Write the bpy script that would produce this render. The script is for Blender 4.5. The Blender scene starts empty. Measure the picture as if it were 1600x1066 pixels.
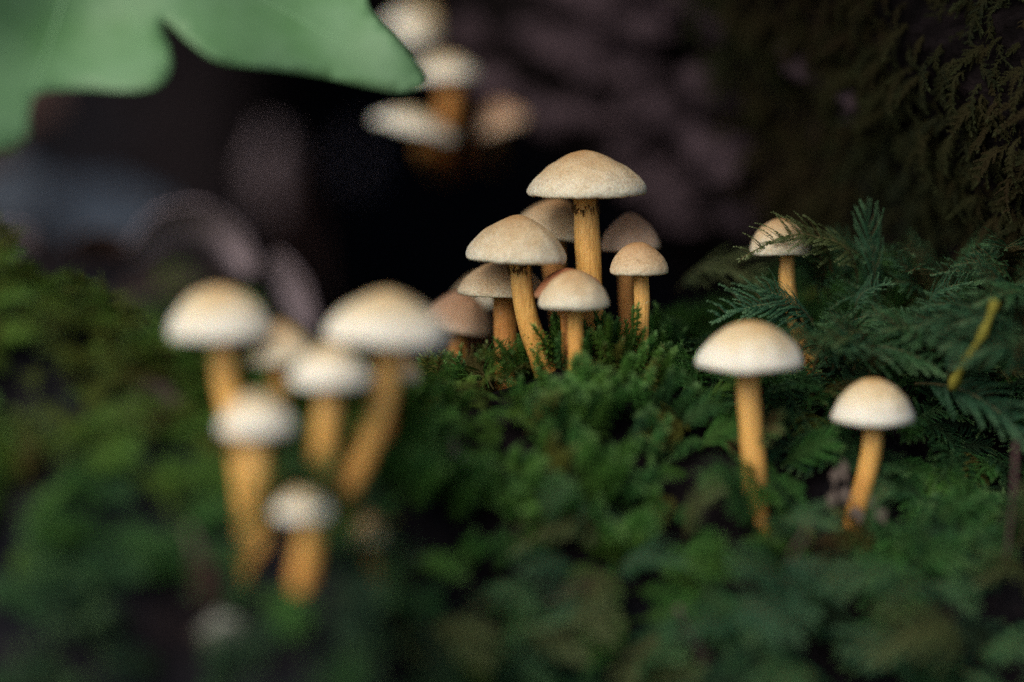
import bpy, math, random
import numpy as np
from mathutils import Vector, Matrix, noise as mnoise

random.seed(7); np.random.seed(7)
scene = bpy.context.scene
R_ = math.radians

# ------------------------------------------------------------------ camera
LENS, SENS = 85.0, 36.0
CAM = Vector((0, 0, 0.25)); PITCH = R_(6.0)
FOCUS, FSTOP = 0.607, 2.0
cam_d = bpy.data.cameras.new('camera'); cam = bpy.data.objects.new('camera', cam_d)
scene.collection.objects.link(cam)
cam.location = CAM; cam.rotation_euler = (math.pi/2 - PITCH, 0, 0)
cam_d.lens = LENS; cam_d.sensor_width = SENS; cam_d.clip_start = 0.01; cam_d.clip_end = 500
cam_d.dof.use_dof = True; cam_d.dof.focus_distance = FOCUS; cam_d.dof.aperture_fstop = FSTOP
scene.camera = cam
# ------------------------------------------------------------------ sky, sun, exposure
SUN_EL, SUN_AZ = R_(42), R_(216)          # azimuth clockwise from +Y: behind the camera, to its left
w = bpy.data.worlds.new('World'); scene.world = w; w.use_nodes = True
nt = w.node_tree; bg = nt.nodes['Background']
sky = nt.nodes.new('ShaderNodeTexSky'); sky.sky_type = 'NISHITA'; sky.sun_disc = False
sky.sun_elevation = SUN_EL; sky.sun_rotation = SUN_AZ; sky.air_density = 1.0; sky.dust_density = 3.0
nt.links.new(sky.outputs[0], bg.inputs[0]); bg.inputs[1].default_value = 0.075
sl = bpy.data.lights.new('sun', 'SUN'); sl.energy = 1.5; sl.angle = R_(50); sl.color = (1, 0.95, 0.86)
so = bpy.data.objects.new('sun', sl); scene.collection.objects.link(so)
sdir = Vector((math.sin(SUN_AZ)*math.cos(SUN_EL), math.cos(SUN_AZ)*math.cos(SUN_EL), math.sin(SUN_EL)))
so.rotation_euler = sdir.to_track_quat('Z', 'Y').to_euler(); so.location = (-1, -1, 2)
vs = scene.view_settings
vs.view_transform = 'Standard'; vs.look = 'None'; vs.exposure = 0.62; vs.gamma = 1; vs.use_curve_mapping = False
scene.render.engine = 'CYCLES'
scene.cycles.use_denoising = False
scene.cycles.max_bounces = 6; scene.cycles.diffuse_bounces = 3; scene.cycles.glossy_bounces = 2
scene.cycles.transmission_bounces = 4; scene.cycles.sample_clamp_indirect = 4.0
scene.cycles.caustics_reflective = False; scene.cycles.caustics_refractive = False

# ------------------------------------------------------------------ helpers
FW = Vector((0, math.cos(PITCH), -math.sin(PITCH))); UPV = Vector((0, math.sin(PITCH), math.cos(PITCH)))
K = SENS/LENS/1600.0
def P(px, py, d):
    """the place seen at photo position (px, py), d metres along the optical axis"""
    return CAM + Vector(((px-800)*K*d, 0, 0)) + FW*d + UPV*(-(py-533)*K*d)
def proj(X):
    v = Vector(X) - CAM; d = v.dot(FW)
    return 800 + v.x/(K*d), 533 - v.dot(UPV)/(K*d), d

def mesh_obj(name, verts, faces, mat, parent=None, attrs=None, smooth=True, loc=None):
    me = bpy.data.meshes.new(name)
    me.from_pydata([tuple(v) for v in verts], [], faces)
    if smooth: me.polygons.foreach_set('use_smooth', [True]*len(me.polygons))
    if attrs:
        for k, v in attrs.items():
            a = me.attributes.new(k, 'FLOAT', 'POINT'); a.data.foreach_set('value', list(map(float, v)))
    me.update()
    if mat: me.materials.append(mat)
    o = bpy.data.objects.new(name, me); scene.collection.objects.link(o)
    if loc is not None: o.location = loc
    if parent is not None: o.parent = parent
    return o
def empty(name, loc):
    o = bpy.data.objects.new(name, None); scene.collection.objects.link(o)
    o.location = loc; o.empty_display_size = .005
    return o
def tag(o, label=None, cat=None, group=None, kind=None):
    if label: o['label'] = label
    if cat: o['category'] = cat
    if group: o['group'] = group
    if kind: o['kind'] = kind
    return o
def catmull(pts, n):
    p = [np.array(q, float) for q in pts]
    p = [2*p[0]-p[1]] + p + [2*p[-1]-p[-2]]
    out = []; m = len(p)-3
    for i in range(n+1):
        t = i/n*m; k = min(int(t), m-1); f = t-k
        a, b, c, d = p[k:k+4]
        out.append(.5*((2*b)+(-a+c)*f+(2*a-5*b+4*c-d)*f*f+(-a+3*b-3*c+d)*f**3))
    return out
def tube(centers, radii, sides=16, rough=0.0, seed=0, cap_ends=True):
    """swept tube; returns verts, faces, t"""
    V, F, T = [], [], []
    n = len(centers); C = [Vector(c) for c in centers]
    ref = Vector((0.3, 1, 0.1)).normalized(); prev = None
    for i in range(n):
        tg = (C[min(i+1, n-1)]-C[max(i-1, 0)]).normalized()
        b = tg.cross(ref if prev is None else prev)
        b.normalize(); a = b.cross(tg).normalized(); prev = a
        for k in range(sides):
            ph = 2*math.pi*k/sides
            r = radii[i]
            if rough: r *= 1+rough*mnoise.noise((math.cos(ph)*1.7+seed, math.sin(ph)*1.7, i*.22))
            V.append(C[i]+a*(math.cos(ph)*r)+b*(math.sin(ph)*r)); T.append(i/(n-1))
    for i in range(n-1):
        for k in range(sides):
            k2 = (k+1) % sides
            F.append((i*sides+k, i*sides+k2, (i+1)*sides+k2, (i+1)*sides+k))
    if cap_ends:
        V.append(C[0]); T.append(0); V.append(C[-1]); T.append(1)
        for k in range(sides):
            k2 = (k+1) % sides
            F.append((k2, k, n*sides)); F.append(((n-1)*sides+k, (n-1)*sides+k2, n*sides+1))
    return V, F, T

# ------------------------------------------------------------------ materials
class NT:
    def __init__(s, name, rough=.6, spec=.3):
        s.m = bpy.data.materials.new(name); s.m.use_nodes = True
        s.t = s.m.node_tree; s.b = s.t.nodes['Principled BSDF']
        s.b.inputs['Roughness'].default_value = rough; s.b.inputs['Specular IOR Level'].default_value = spec
        s.out = s.t.nodes['Material Output']
    def n(s, ty, **kw):
        nd = s.t.nodes.new(ty)
        for k, v in kw.items(): setattr(nd, k, v)
        return nd
    def l(s, a, b): s.t.links.new(a, b)
    def attr(s, name, ty='GEOMETRY'):
        a = s.n('ShaderNodeAttribute', attribute_name=name); a.attribute_type = ty; return a.outputs['Fac']
    def ramp(s, fac, stops, interp='LINEAR'):
        r = s.n('ShaderNodeValToRGB'); e = r.color_ramp; e.interpolation = interp
        while len(e.elements) < len(stops): e.elements.new(.5)
        for el, (p, c) in zip(e.elements, stops):
            el.position = p; el.color = (*c, 1) if len(c) == 3 else c
        s.l(fac, r.inputs[0]); return r.outputs[0]
    def noise(s, scale, detail=3, rough=.55, vec=None):
        t = s.n('ShaderNodeTexNoise'); t.inputs['Scale'].default_value = scale
        t.inputs['Detail'].default_value = detail; t.inputs['Roughness'].default_value = rough
        if vec is None: vec = s.coord()
        s.l(vec, t.inputs['Vector']); return t.outputs['Fac']
    def coord(s, kind='Object', scale=None):
        c = s.n('ShaderNodeTexCoord').outputs[kind]
        if scale:
            m = s.n('ShaderNodeMapping'); m.inputs['Scale'].default_value = scale
            s.l(c, m.inputs[0]); c = m.outputs[0]
        return c
    def math(s, op, a, b):
        m = s.n('ShaderNodeMath', operation=op)
        for i, v in enumerate((a, b)):
            if isinstance(v, (int, float)): m.inputs[i].default_value = v
            else: s.l(v, m.inputs[i])
        return m.outputs[0]
    def mix(s, fac, a, b, mode='MIX'):
        m = s.n('ShaderNodeMix', data_type='RGBA', blend_type=mode)
        for sock, v in ((m.inputs[0], fac), (m.inputs[6], a), (m.inputs[7], b)):
            if isinstance(v, (int, float)): sock.default_value = v
            elif isinstance(v, tuple): sock.default_value = (*v, 1)
            else: s.l(v, sock)
        return m.outputs[2]
    def bump(s, h, dist, strength=.6):
        b = s.n('ShaderNodeBump'); b.inputs['Distance'].default_value = dist; b.inputs['Strength'].default_value = strength
        s.l(h, b.inputs['Height']); s.l(b.outputs[0], s.b.inputs['Normal'])
    def col(s, c):
        if isinstance(c, tuple): s.b.inputs['Base Color'].default_value = (*c, 1)
        else: s.l(c, s.b.inputs['Base Color'])
    def sss(s, wgt, scale, radius=(1, .5, .25)):
        s.b.inputs['Subsurface Weight'].default_value = wgt; s.b.inputs['Subsurface Scale'].default_value = scale
        s.b.inputs['Subsurface Radius'].default_value = radius

def cap_material(name, centre, mid, rim, shift=0.0, rp=.80):
    m = NT(name, .62, .25)
    rad = m.attr('rad'); big = m.noise(170, 4, .6); fine = m.noise(1500, 3, .7)
    f = m.math('ADD', rad, m.math('MULTIPLY', m.math('SUBTRACT', big, .5), .55))
    f = m.math('ADD', f, shift)
    c = m.ramp(f, [(0.10, centre), (.42, mid), (rp, rim), (1.0, rim)])
    c = m.mix(m.ramp(fine, [(.46, (0, 0, 0)), (.70, (.55, .55, .55))]), c, (centre[0]*.62, centre[1]*.55, centre[2]*.45))
    # radial fibrils
    spots = m.noise(620, 2, .5)
    sp = m.ramp(spots, [(.70, (0, 0, 0)), (.76, (.5, .5, .5))])
    c = m.mix(sp, c, (centre[0]*.5, centre[1]*.42, centre[2]*.35))
    # torn veil along the very edge
    edge = m.math('MULTIPLY', m.ramp(rad, [(.975, (0, 0, 0)), (1.0, (1, 1, 1))]), m.ramp(m.noise(500, 3, .6), [(.47, (0, 0, 0)), (.62, (1, 1, 1))]))
    c = m.mix(m.math('MULTIPLY', edge, .75), c, (.11, .07, .035))
    m.col(c); m.bump(m.math('ADD', m.math('MULTIPLY', big, 1.2), m.math('MULTIPLY', fine, .6)), .00045, .8)
    m.sss(.18, .0016)
    return m.m
CAPS = {
    'pale':  cap_material('cap_cream', (.44, .26, .11), (.60, .46, .27), (.76, .72, .56)),
    'tan':   cap_material('cap_tan', (.44, .25, .11), (.58, .42, .24), (.72, .64, .46), -.08),
    'brown': cap_material('cap_brown', (.48, .25, .13), (.60, .37, .22), (.70, .52, .37), -.04),
    'white': cap_material('cap_white', (.55, .34, .13), (.72, .60, .38), (.85, .83, .72), .04, .68),
    'red':   cap_material('cap_russet', (.26, .09, .04), (.33, .13, .06), (.46, .26, .15), -.05),
}
def stem_material(name, top, mid, base):
    m = NT(name, .6, .25)
    t = m.attr('t'); fib = m.noise(1, 4, .6, m.coord('Object', (1500, 1500, 130))); blot = m.noise(260, 3, .6)
    c = m.ramp(m.math('ADD', t, m.math('MULTIPLY', m.math('SUBTRACT', blot, .5), .35)), [(.12, base), (.5, mid), (.95, top)])
    c = m.mix(m.ramp(fib, [(.42, (0, 0, 0)), (.68, (.6, .6, .6))]), c, (mid[0]*.55, mid[1]*.45, mid[2]*.32))
    c = m.mix(m.ramp(m.noise(900, 2, .6), [(.66, (0, 0, 0)), (.74, (.6, .6, .6))]), c, (.78, .66, .38))
    m.col(c); m.bump(m.math('ADD', fib, m.math('MULTIPLY', blot, .5)), .0005, .8); m.sss(.18, .0016, (1, .45, .15))
    return m.m
STEMS = {
    'yellow': stem_material('stem_yellow', (.80, .51, .20), (.76, .43, .115), (.60, .27, .055)),
    'orange': stem_material('stem_orange', (.70, .36, .12), (.62, .28, .075), (.44, .17, .04)),
}
def simple(name, c, rough=.8, n_scale=None, c2=None, bump=None, spec=.2):
    m = NT(name, rough, spec)
    if n_scale:
        f = m.noise(n_scale, 4, .6); m.col(m.mix(m.ramp(f, [(.3, (0, 0, 0)), (.7, (1, 1, 1))]), c, c2))
        if bump: m.bump(f, bump, .8)
    else: m.col(c)
    return m.m
GILL = simple('gill_olive', (.34, .27, .12), .7, 400, (.25, .17, .07))
FIBRIL = simple('veil_fibril', (.10, .055, .02), .8)
def moss_material(name, stops, transl=.35, rough=.55, tip=(.24, .39, .14), spec=.10):
    m = NT(name, rough, spec)
    tint = m.attr('tint', 'INSTANCER'); along = m.attr('along')
    c = m.ramp(tint, stops)
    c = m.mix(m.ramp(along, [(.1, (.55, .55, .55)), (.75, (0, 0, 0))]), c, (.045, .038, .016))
    c = m.mix(m.ramp(along, [(.72, (0, 0, 0)), (1, (.8, .8, .8))]), c, tip)
    m.col(c)
    tr = m.n('ShaderNodeBsdfTranslucent'); m.l(c, tr.inputs[0])
    mx = m.n('ShaderNodeMixShader'); mx.inputs[0].default_value = transl
    m.l(m.b.outputs[0], mx.inputs[1]); m.l(tr.outputs[0], mx.inputs[2]); m.l(mx.outputs[0], m.out.inputs[0])
    return m.m
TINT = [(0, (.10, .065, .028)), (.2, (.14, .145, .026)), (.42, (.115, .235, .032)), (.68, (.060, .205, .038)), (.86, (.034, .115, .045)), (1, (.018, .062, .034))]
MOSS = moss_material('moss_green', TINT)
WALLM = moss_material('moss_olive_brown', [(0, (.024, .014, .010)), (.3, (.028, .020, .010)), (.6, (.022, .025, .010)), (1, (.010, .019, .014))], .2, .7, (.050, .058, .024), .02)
def soil_mat():
    m = NT('dark_humus', .95, .02)
    a = m.noise(60, 5, .65); b = m.noise(9, 3, .6)
    c = m.ramp(a, [(.3, (.005, .004, .005)), (.55, (.010, .008, .009)), (.75, (.022, .016, .017))])
    c = m.mix(m.ramp(b, [(.45, (0, 0, 0)), (.7, (.5, .5, .5))]), c, (.012, .019, .028))
    m.col(c); m.bump(a, .006, .9); return m.m
SOIL = soil_mat()
def bark_mat(name, lo, hi):
    m = NT(name, .9, .02)
    a = m.noise(55, 5, .65); g = m.noise(1, 5, .6, m.coord('Object', (60, 160, 160)))
    c = m.mix(m.ramp(a, [(.4, (0, 0, 0)), (.68, (1, 1, 1))]), lo, hi)
    c = m.mix(m.ramp(g, [(.42, (.7, .7, .7)), (.6, (0, 0, 0))]), c, (lo[0]*.5, lo[1]*.5, lo[2]*.5))
    m.col(c); m.bump(m.math('ADD', a, g), .006, .9); return m.m
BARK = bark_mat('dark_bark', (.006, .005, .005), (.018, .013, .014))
PLATE = bark_mat('purple_grey_bark', (.030, .021, .025), (.13, .090, .105))
def leafy(name, a, b, vein=None, transl=.35, rough=.45, scale=90):
    m = NT(name, rough, .35)
    f = m.noise(scale, 4, .6); c = m.mix(m.ramp(f, [(.3, (0, 0, 0)), (.7, (1, 1, 1))]), a, b)
    sp = m.noise(scale*6, 2, .6); c = m.mix(m.ramp(sp, [(.66, (0, 0, 0)), (.8, (.4, .4, .4))]), c, (a[0]*.6, a[1]*.6, a[2]*.5))
    m.col(c); m.bump(f, .0012, .5)
    tr = m.n('ShaderNodeBsdfTranslucent'); m.l(c, tr.inputs[0])
    mx = m.n('ShaderNodeMixShader'); mx.inputs[0].default_value = transl
    m.l(m.b.outputs[0], mx.inputs[1]); m.l(tr.outputs[0], mx.inputs[2]); m.l(mx.outputs[0], m.out.inputs[0])
    return m.m
LEAF = leafy('fresh_leaf', (.14, .31, .12), (.23, .41, .22), scale=45)
VEIN = simple('leaf_vein', (.20, .36, .19), .5)
DEAD = [leafy('dead_leaf_mauve', (.40, .32, .36), (.27, .21, .235), transl=.15, rough=.7),
        leafy('dead_leaf_brown', (.055, .030, .024), (.030, .018, .015), transl=.15, rough=.7),
        leafy('dead_leaf_slate', (.036, .056, .086), (.018, .028, .044), transl=.1, rough=.6),
        leafy('dead_leaf_rust', (.085, .038, .028), (.05, .024, .02), transl=.15, rough=.7),
        leafy('dead_leaf_pale', (.30, .30, .26), (.20, .19, .16), transl=.2, rough=.6)]
DRIB = simple('dead_leaf_rib', (.10, .07, .06), .8)

# ------------------------------------------------------------------ ground shape
# control points: where the top of the moss lies (photo position, distance)
CT = [(-250, 330, .56), (0, 400, .555), (130, 460, .555), (260, 545, .555), (400, 580, .56), (560, 585, .57),
      (-200, 600, .53), (0, 640, .53), (150, 700, .52), (300, 690, .53), (0, 860, .515), (-200, 1000, .515), (200, 930, .51), (0, 1066, .512),
      (400, 855, .508), (480, 880, .502), (577, 835, .520), (520, 745, .525), (560, 745, .53), (300, 1066, .512), (600, 1000, .53), (650, 840, .535),
      (700, 562, .632), (640, 590, .60), (770, 562, .625), (840, 545, .61), (920, 527, .612), (840, 545, .596), (880, 528, .594), (930, 524, .595), (985, 532, .595), (900, 580, .585), (990, 545, .612), (820, 640, .575), (720, 660, .57),
      (900, 700, .568), (800, 800, .563), (900, 900, .56), (800, 1066, .545), (1050, 1066, .555), (1050, 850, .568), (1020, 640, .585),
      (1080, 520, .625), (1185, 775, .574), (1120, 760, .568), (1180, 640, .59), (1260, 545, .625), (1130, 480, .66), (1345, 785, .582), (1350, 600, .60), (1300, 900, .573),
      (1300, 1066, .565), (1600, 1066, .57), (1600, 850, .582), (1600, 680, .575), (1450, 560, .615), (1400, 470, .645), (1600, 480, .635), (1800, 520, .60), (1800, 900, .565),
      (1300, 440, .665), (1600, 400, .66), (1800, 420, .64), (1900, 1066, .55),
      # hollow behind the crest
      (700, 620, .70), (500, 640, .66), (900, 590, .70), (300, 640, .65), (60, 560, .64), (-200, 520, .64), (1050, 540, .72), (1300, 420, .74), (1600, 370, .72),
      (600, 700, .80), (310, 410, .775), (180, 440, .775), (440, 480, .77), (200, 560, .71), (1000, 620, .80), (1400, 460, .82), (-200, 600, .80), (-500, 600, .62), (-500, 900, .48), (2200, 600, .60), (2200, 900, .50)]
CW = np.array([list(P(*c)) for c in CT])
def tps(r): r = np.maximum(r, 1e-9); return r*r*np.log(r)
SC = 10.0
xy = CW[:, :2]*SC; nC = len(xy)
A = np.zeros((nC+3, nC+3))
A[:nC, :nC] = tps(np.linalg.norm(xy[:, None]-xy[None], axis=2)) + np.eye(nC)*.0001
A[:nC, nC] = 1; A[:nC, nC+1:] = xy; A[nC, :nC] = 1; A[nC+1:, :nC] = xy.T
WTS = np.linalg.solve(A, np.concatenate([CW[:, 2], [0, 0, 0]]))
def sstep(a, b, x): t = np.clip((x-a)/(b-a), 0, 1); return t*t*(3-2*t)
def moss_z(X, Y):
    X = np.atleast_1d(np.asarray(X, float)); Y = np.atleast_1d(np.asarray(Y, float))
    out = np.zeros(len(X))
    for s in range(0, len(X), 20000):
        q = np.stack([X[s:s+20000], Y[s:s+20000]], 1)*SC
        k = tps(np.linalg.norm(q[:, None]-xy[None], axis=2))
        out[s:s+20000] = k@WTS[:nC] + WTS[nC] + q@WTS[nC+1:]
    # beyond the patch: forest floor, with a steep bank behind
    cave = .45*sstep(-.13, .02, X)*(1-sstep(.5, .9, X))  # bank shaped to recede here, deepening the shade under the trunk
    bank = .06 + .60*sstep(.88, 1.40, Y-cave) + .25*sstep(2, 8, Y)
    base = np.where(Y > .8, np.maximum(bank, .06), .06)
    wgt = sstep(.36, .45, Y)*(1-sstep(.80, .90, Y))*sstep(-.42, -.27, X)*(1-sstep(.30, .45, X))
    return np.clip(out, -.05, .45)*wgt + base*(1-wgt)
def soil_drop(X, Y):      # depth of the moss layer: thin where the front clump and the slope mushrooms stand
    g = .80*np.exp(-((X+.055)**2/.035**2+(Y-.505)**2/.030**2)) + .55*np.exp(-((X-.005)**2/.045**2+(Y-.605)**2/.025**2)) + .6*np.exp(-((X-.060)**2+(Y-.565)**2)/.018**2)
    return .0125-.0095*np.clip(g, 0, 1)
def ground_z(X, Y):
    X = np.atleast_1d(np.asarray(X, float)); Y = np.atleast_1d(np.asarray(Y, float))
    z = moss_z(X, Y) - soil_drop(X, Y)
    n = np.array([mnoise.fractal((x*9, y*9, 3.1), 1, 2, 5) if abs(x) < 3 and -1 < y < 3 else 0 for x, y in zip(X, Y)])
    return z + n*.010*sstep(.66, .9, Y)*1.6 + n*.0018
def axis(lo, hi, step, far):
    a = list(np.arange(lo, hi+step/2, step)); s = step
    while a[-1] < far: s *= 1.35; a.append(a[-1]+s)
    s = step
    while a[0] > -far: s *= 1.35; a.insert(0, a[0]-s)
    return np.array(a)
gx = axis(-.36, .36, .006, 150); gy = axis(.36, 1.5, .007, 150)
GX, GY = np.meshgrid(gx, gy); GZ = ground_z(GX.ravel(), GY.ravel())
nx, ny = len(gx), len(gy)
gf = [(j*nx+i, j*nx+i+1, (j+1)*nx+i+1, (j+1)*nx+i) for j in range(ny-1) for i in range(nx-1)]
ground = mesh_obj('ground', np.stack([GX.ravel(), GY.ravel(), GZ], 1), gf, SOIL)
tag(ground, kind='structure')
def gz(x, y): return float(moss_z([x], [y])[0])
def gnormal(x, y, e=.004):
    a = moss_z([x+e, x-e, x, x], [y, y, y+e, y-e])
    return Vector((-(a[0]-a[1])/(2*e), -(a[2]-a[3])/(2*e), 1)).normalized()

# ------------------------------------------------------------------ the leaning trunk
TA, TB = P(2349, 27, .75), P(-100, -1380, 1.27)
TAX = (TB-TA); TL = TAX.length; TAX.normalize()
E1 = (CAM-TA); E1 = (E1-TAX*E1.dot(TAX)).normalized()     # towards the camera
E2 = TAX.cross(E1).normalized()
if E2.z > 0: E2 = -E2                                      # downwards
def trunk_pt(u, phi, lift=0.0):
    r = .225 - .03*u
    c = TA + TAX*(u*TL)
    d = E1*math.cos(phi) + E2*math.sin(phi)
    ridge = mnoise.noise((u*5, math.cos(phi)*4.2, math.sin(phi)*4.2))*.020
    ridge += mnoise.fractal((u*14, math.cos(phi)*11, math.sin(phi)*11), 1, 2, 4)*.010
    return c + d*(r+ridge+lift)
NU, NP = 190, 260
tv = [trunk_pt(-.25+1.55*i/(NU-1), 2*math.pi*k/NP) for i in range(NU) for k in range(NP)]
tf = [(i*NP+k, i*NP+(k+1) % NP, (i+1)*NP+(k+1) % NP, (i+1)*NP+k) for i in range(NU-1) for k in range(NP)]
troot = empty('tree_trunk', TA)
tag(troot, 'thick dark mossy tree trunk leaning over the hollow behind the mushrooms', 'tree trunk')
def rel(vs, root): L = root.location; return [Vector(v)-L for v in vs]
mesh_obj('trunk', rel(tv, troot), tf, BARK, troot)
lc = catmull([(.40, .84, .56), (.31, .74, .50), (.20, .65, .455), (.10, .585, .43), (.00, .55, .415), (-.03, .54, .41)], 40)
V, F, T = tube(lc, [(.085-.028*i/40)*(1 if i < 39 else .6)*(1+.08*mnoise.noise((i*.4, 2, 1))) for i in range(41)], 28, .22, 8)
mesh_obj('shade_limb', rel(V, troot), F, BARK, troot)            # broken limb added out of view, above, to shade the trunk's face
def bark_plate(u, phi, lu, lp, seed):
    rnd = random.Random(seed); n = 11; V, F = [], []
    ring = []
    for k in range(n):
        a = 2*math.pi*k/n; q = 1+rnd.uniform(-.28, .28)
        ring.append((math.cos(a)*lu*q, math.sin(a)*lp*q))
    for lift, sc in ((-.004, 1.0), (.0035, .96), (.0065, .70)):
        for (a, b) in ring:
            V.append(trunk_pt(u+a*sc, phi+b*sc, lift+rnd.uniform(-.0008, .0008)))
    V.append(trunk_pt(u, phi, .007))
    for L in range(2):
        for k in range(n): F.append((L*n+k, L*n+(k+1) % n, (L+1)*n+(k+1) % n, (L+1)*n+k))
    for k in range(n): F.append((2*n+k, 2*n+(k+1) % n, 3*n))
    return mesh_obj('bark_plate', rel(V, troot), F, PLATE, troot, smooth=False)
def trunk_uv(px, py):
    """nearest trunk surface along the sight line of a photo position"""
    best = None
    o, dr = CAM, (P(px, py, 1)-CAM).normalized()
    for i in range(400):
        X = o+dr*(.4+i*.0015)
        v = X-TA; u = v.dot(TAX)/TL; w_ = v-TAX*v.dot(TAX)
        if w_.length < .225-.03*u: return u, math.atan2(w_.dot(E2), w_.dot(E1)), X
    return None
for i, (px, py) in enumerate([(770, 25), (800, 75), (850, 50), (830, 105), (900, 20), (905, 80), (945, 55), (960, 110), (985, 160), (1005, 60),
                              (1030, 190), (1050, 130), (1075, 235), (1020, 15), (1085, 60), (1095, 170), (1120, 255), (880, 140), (930, 165), (860, 5), (960, 5), (720, 20), (740, 65),
                              (1000, 230), (1060, 300), (1140, 330), (1240, 95), (1330, 160)]):
    h = trunk_uv(px, py)
    if h: bark_plate(h[0]+random.uniform(-.004, .004), h[1], random.uniform(.007, .016), random.uniform(.016, .036), i)
for i in range(60):
    u = random.uniform(.40, 1.0); bark_plate(u, random.uniform(-1.2, 1.25), random.uniform(.012, .03), random.uniform(.03, .07), 100+i)

# ------------------------------------------------------------------ moss plants
def frond(seed, n=15, arc=.25, width=.28, leaf=.045):
    """feathery moss shoot lying along +Y, length 1: stem and side branches set with tiny pointed leaves"""
    rnd = random.Random(seed); V, F, Al = [], [], []
    SV, SF = [], []
    side = rnd.uniform(-.12, .12)
    def spine(s): return Vector((side*s*s, s*(1-.12*s), arc*(1.5*s - 1.75*s*s)))
    def leafq(p, d, up, L, W, al):
        d = d.normalized(); sd = d.cross(up); 
        if sd.length < 1e-5: return
        sd.normalize(); nn = sd.cross(d)
        b = len(V)
        V.extend([p, p+d*L*.42+sd*W-nn*L*.02, p+d*L-nn*L*.22, p+d*L*.42-sd*W-nn*L*.02, p+d*L*.4+nn*L*.10]); Al.extend([al]*5)
        F.extend([(b, b+1, b+4), (b+1, b+2, b+4), (b+2, b+3, b+4), (b+3, b, b+4)])
    ns = 46
    for i in range(ns):
        s = (i+.5)/ns; p = spine(s); tg = (spine(min(s+.01, 1))-spine(s-.01)).normalized()
        for sg in (-1, 1):
            d = tg*.8+Vector((sg*.6, 0, rnd.uniform(-.2, .5)))
            leafq(p, d, Vector((0, 0, 1)), leaf*1.05, leaf*.26, s)
    leafq(spine(.985), Vector((0, 1, -.3)), Vector((0, 0, 1)), leaf*1.4, leaf*.3, 1)
    for i in range(n):
        s = .10+.86*(i+.5)/n
        for sg in (-1, 1):
            s2 = s+rnd.uniform(-.015, .015)
            L = width*(math.sin(math.pi*(.12+.83*s2))**.75)*rnd.uniform(.78, 1.1)
            p0 = spine(s2); ang = R_(rnd.uniform(44, 62)); dr = rnd.uniform(.1, .6); lift = rnd.uniform(.0, .5)
            def bp(q): return p0+Vector((sg*math.sin(ang)*L*q, math.cos(ang)*L*q*(.8+.6*q), L*(lift*q-dr*q*q)))
            m = max(5, int(L/(leaf*.40)))
            for k in range(m):
                q = (k+.6)/m; p = bp(q); tg = (bp(min(q+.05, 1.02))-bp(q-.05)).normalized()
                ss = tg.cross(Vector((0, 0, 1)))
                for s3 in (-1, 1):
                    d = tg*.85+ss*(s3*.62)+Vector((0, 0, rnd.uniform(-.25, .45)))
                    leafq(p, d, Vector((rnd.uniform(-.4, .4), rnd.uniform(-.4, .4), 1)), leaf*(1.02-.45*q)*rnd.uniform(.8, 1.15), leaf*.25, .35*s+.65*q)
            b = len(SV); wd = .006
            a_, c_ = bp(0), bp(.9)
            SV.extend([a_-Vector((0, wd, 0)), a_+Vector((0, wd, 0)), a_+Vector((0, 0, -wd)), c_])
            SF.extend([(b, b+1, b+3), (b+1, b+2, b+3), (b+2, b, b+3)])
    tvv, tff, _ = tube([spine(i/14) for i in range(15)], [.011*(1-.6*i/14) for i in range(15)], 5)
    b = len(SV); SV += tvv; SF += [tuple(x+b for x in f) for f in tff]
    return V, F, Al, SV, SF
def cushion(seed, n=64, leaf=.24):
    """upright shoot, height 1, ringed with narrow spreading leaves"""
    rnd = random.Random(seed); V, F, Al = [], [], []
    bx, by = rnd.uniform(-.25, .25), rnd.uniform(-.25, .25)
    for i in range(n):
        s = (i+.3)/n; a = i*2.4+rnd.uniform(-.3, .3)
        p = Vector((bx*s*s, by*s*s, s)); el = .35+.75*s**3+rnd.uniform(-.15, .15)
        d = Vector((math.cos(a)*math.cos(el), math.sin(a)*math.cos(el), math.sin(el)))
        sd = d.cross(Vector((0, 0, 1))).normalized(); L = leaf*(1.1-.45*s)*rnd.uniform(.8, 1.2); W = L*.15
        b = len(V); drop = Vector((0, 0, -L*.22))
        V.extend([p-sd*W*.6, p+sd*W*.6, p+d*L*.55+sd*W, p+d*L*.55-sd*W, p+d*L+drop]); Al.extend([s*.8, s*.8, s*.9, s*.9, min(1, s+.1)])
        F.extend([(b, b+1, b+2, b+3), (b+3, b+2, b+4)])
    tvv, tff, _ = tube([Vector((bx*(i/6)**2, by*(i/6)**2, i/6)) for i in range(7)], [.02]*7, 4)
    b = len(V); V += tvv; Al += [.2]*len(tvv); F += [tuple(x+b for x in f) for f in tff]
    return V, F, Al
proto = bpy.data.collections.new('moss_prototypes'); wproto = bpy.data.collections.new('wall_moss_prototypes')
def proto_obj(name, data, mat, coll):
    me = bpy.data.meshes.new(name); me.from_pydata([tuple(v) for v in data[0]], [], data[1])
    a = me.attributes.new('along', 'FLOAT', 'POINT'); a.data.foreach_set('value', data[2]); me.materials.append(mat)
    o = bpy.data.objects.new(name, me); coll.objects.link(o); return o
def joined(fr):
    V, F, Al, SV, SF = fr; b = len(V)
    return V+SV, F+[tuple(x+b for x in f) for f in SF], Al+[.15]*len(SV)
FR = [frond(k, n=random.choice((12, 14, 16)), arc=random.uniform(.2, .7), width=random.uniform(.24, .36), leaf=random.uniform(.030, .038)) for k in range(7)]
for k in range(7): proto_obj('a_frond_%d' % k, joined(FR[k]), MOSS, proto)         # indices 0-6
for k in range(5): proto_obj('b_cushion_%d' % k, cushion(50+k), MOSS, proto)        # indices 7-11
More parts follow.
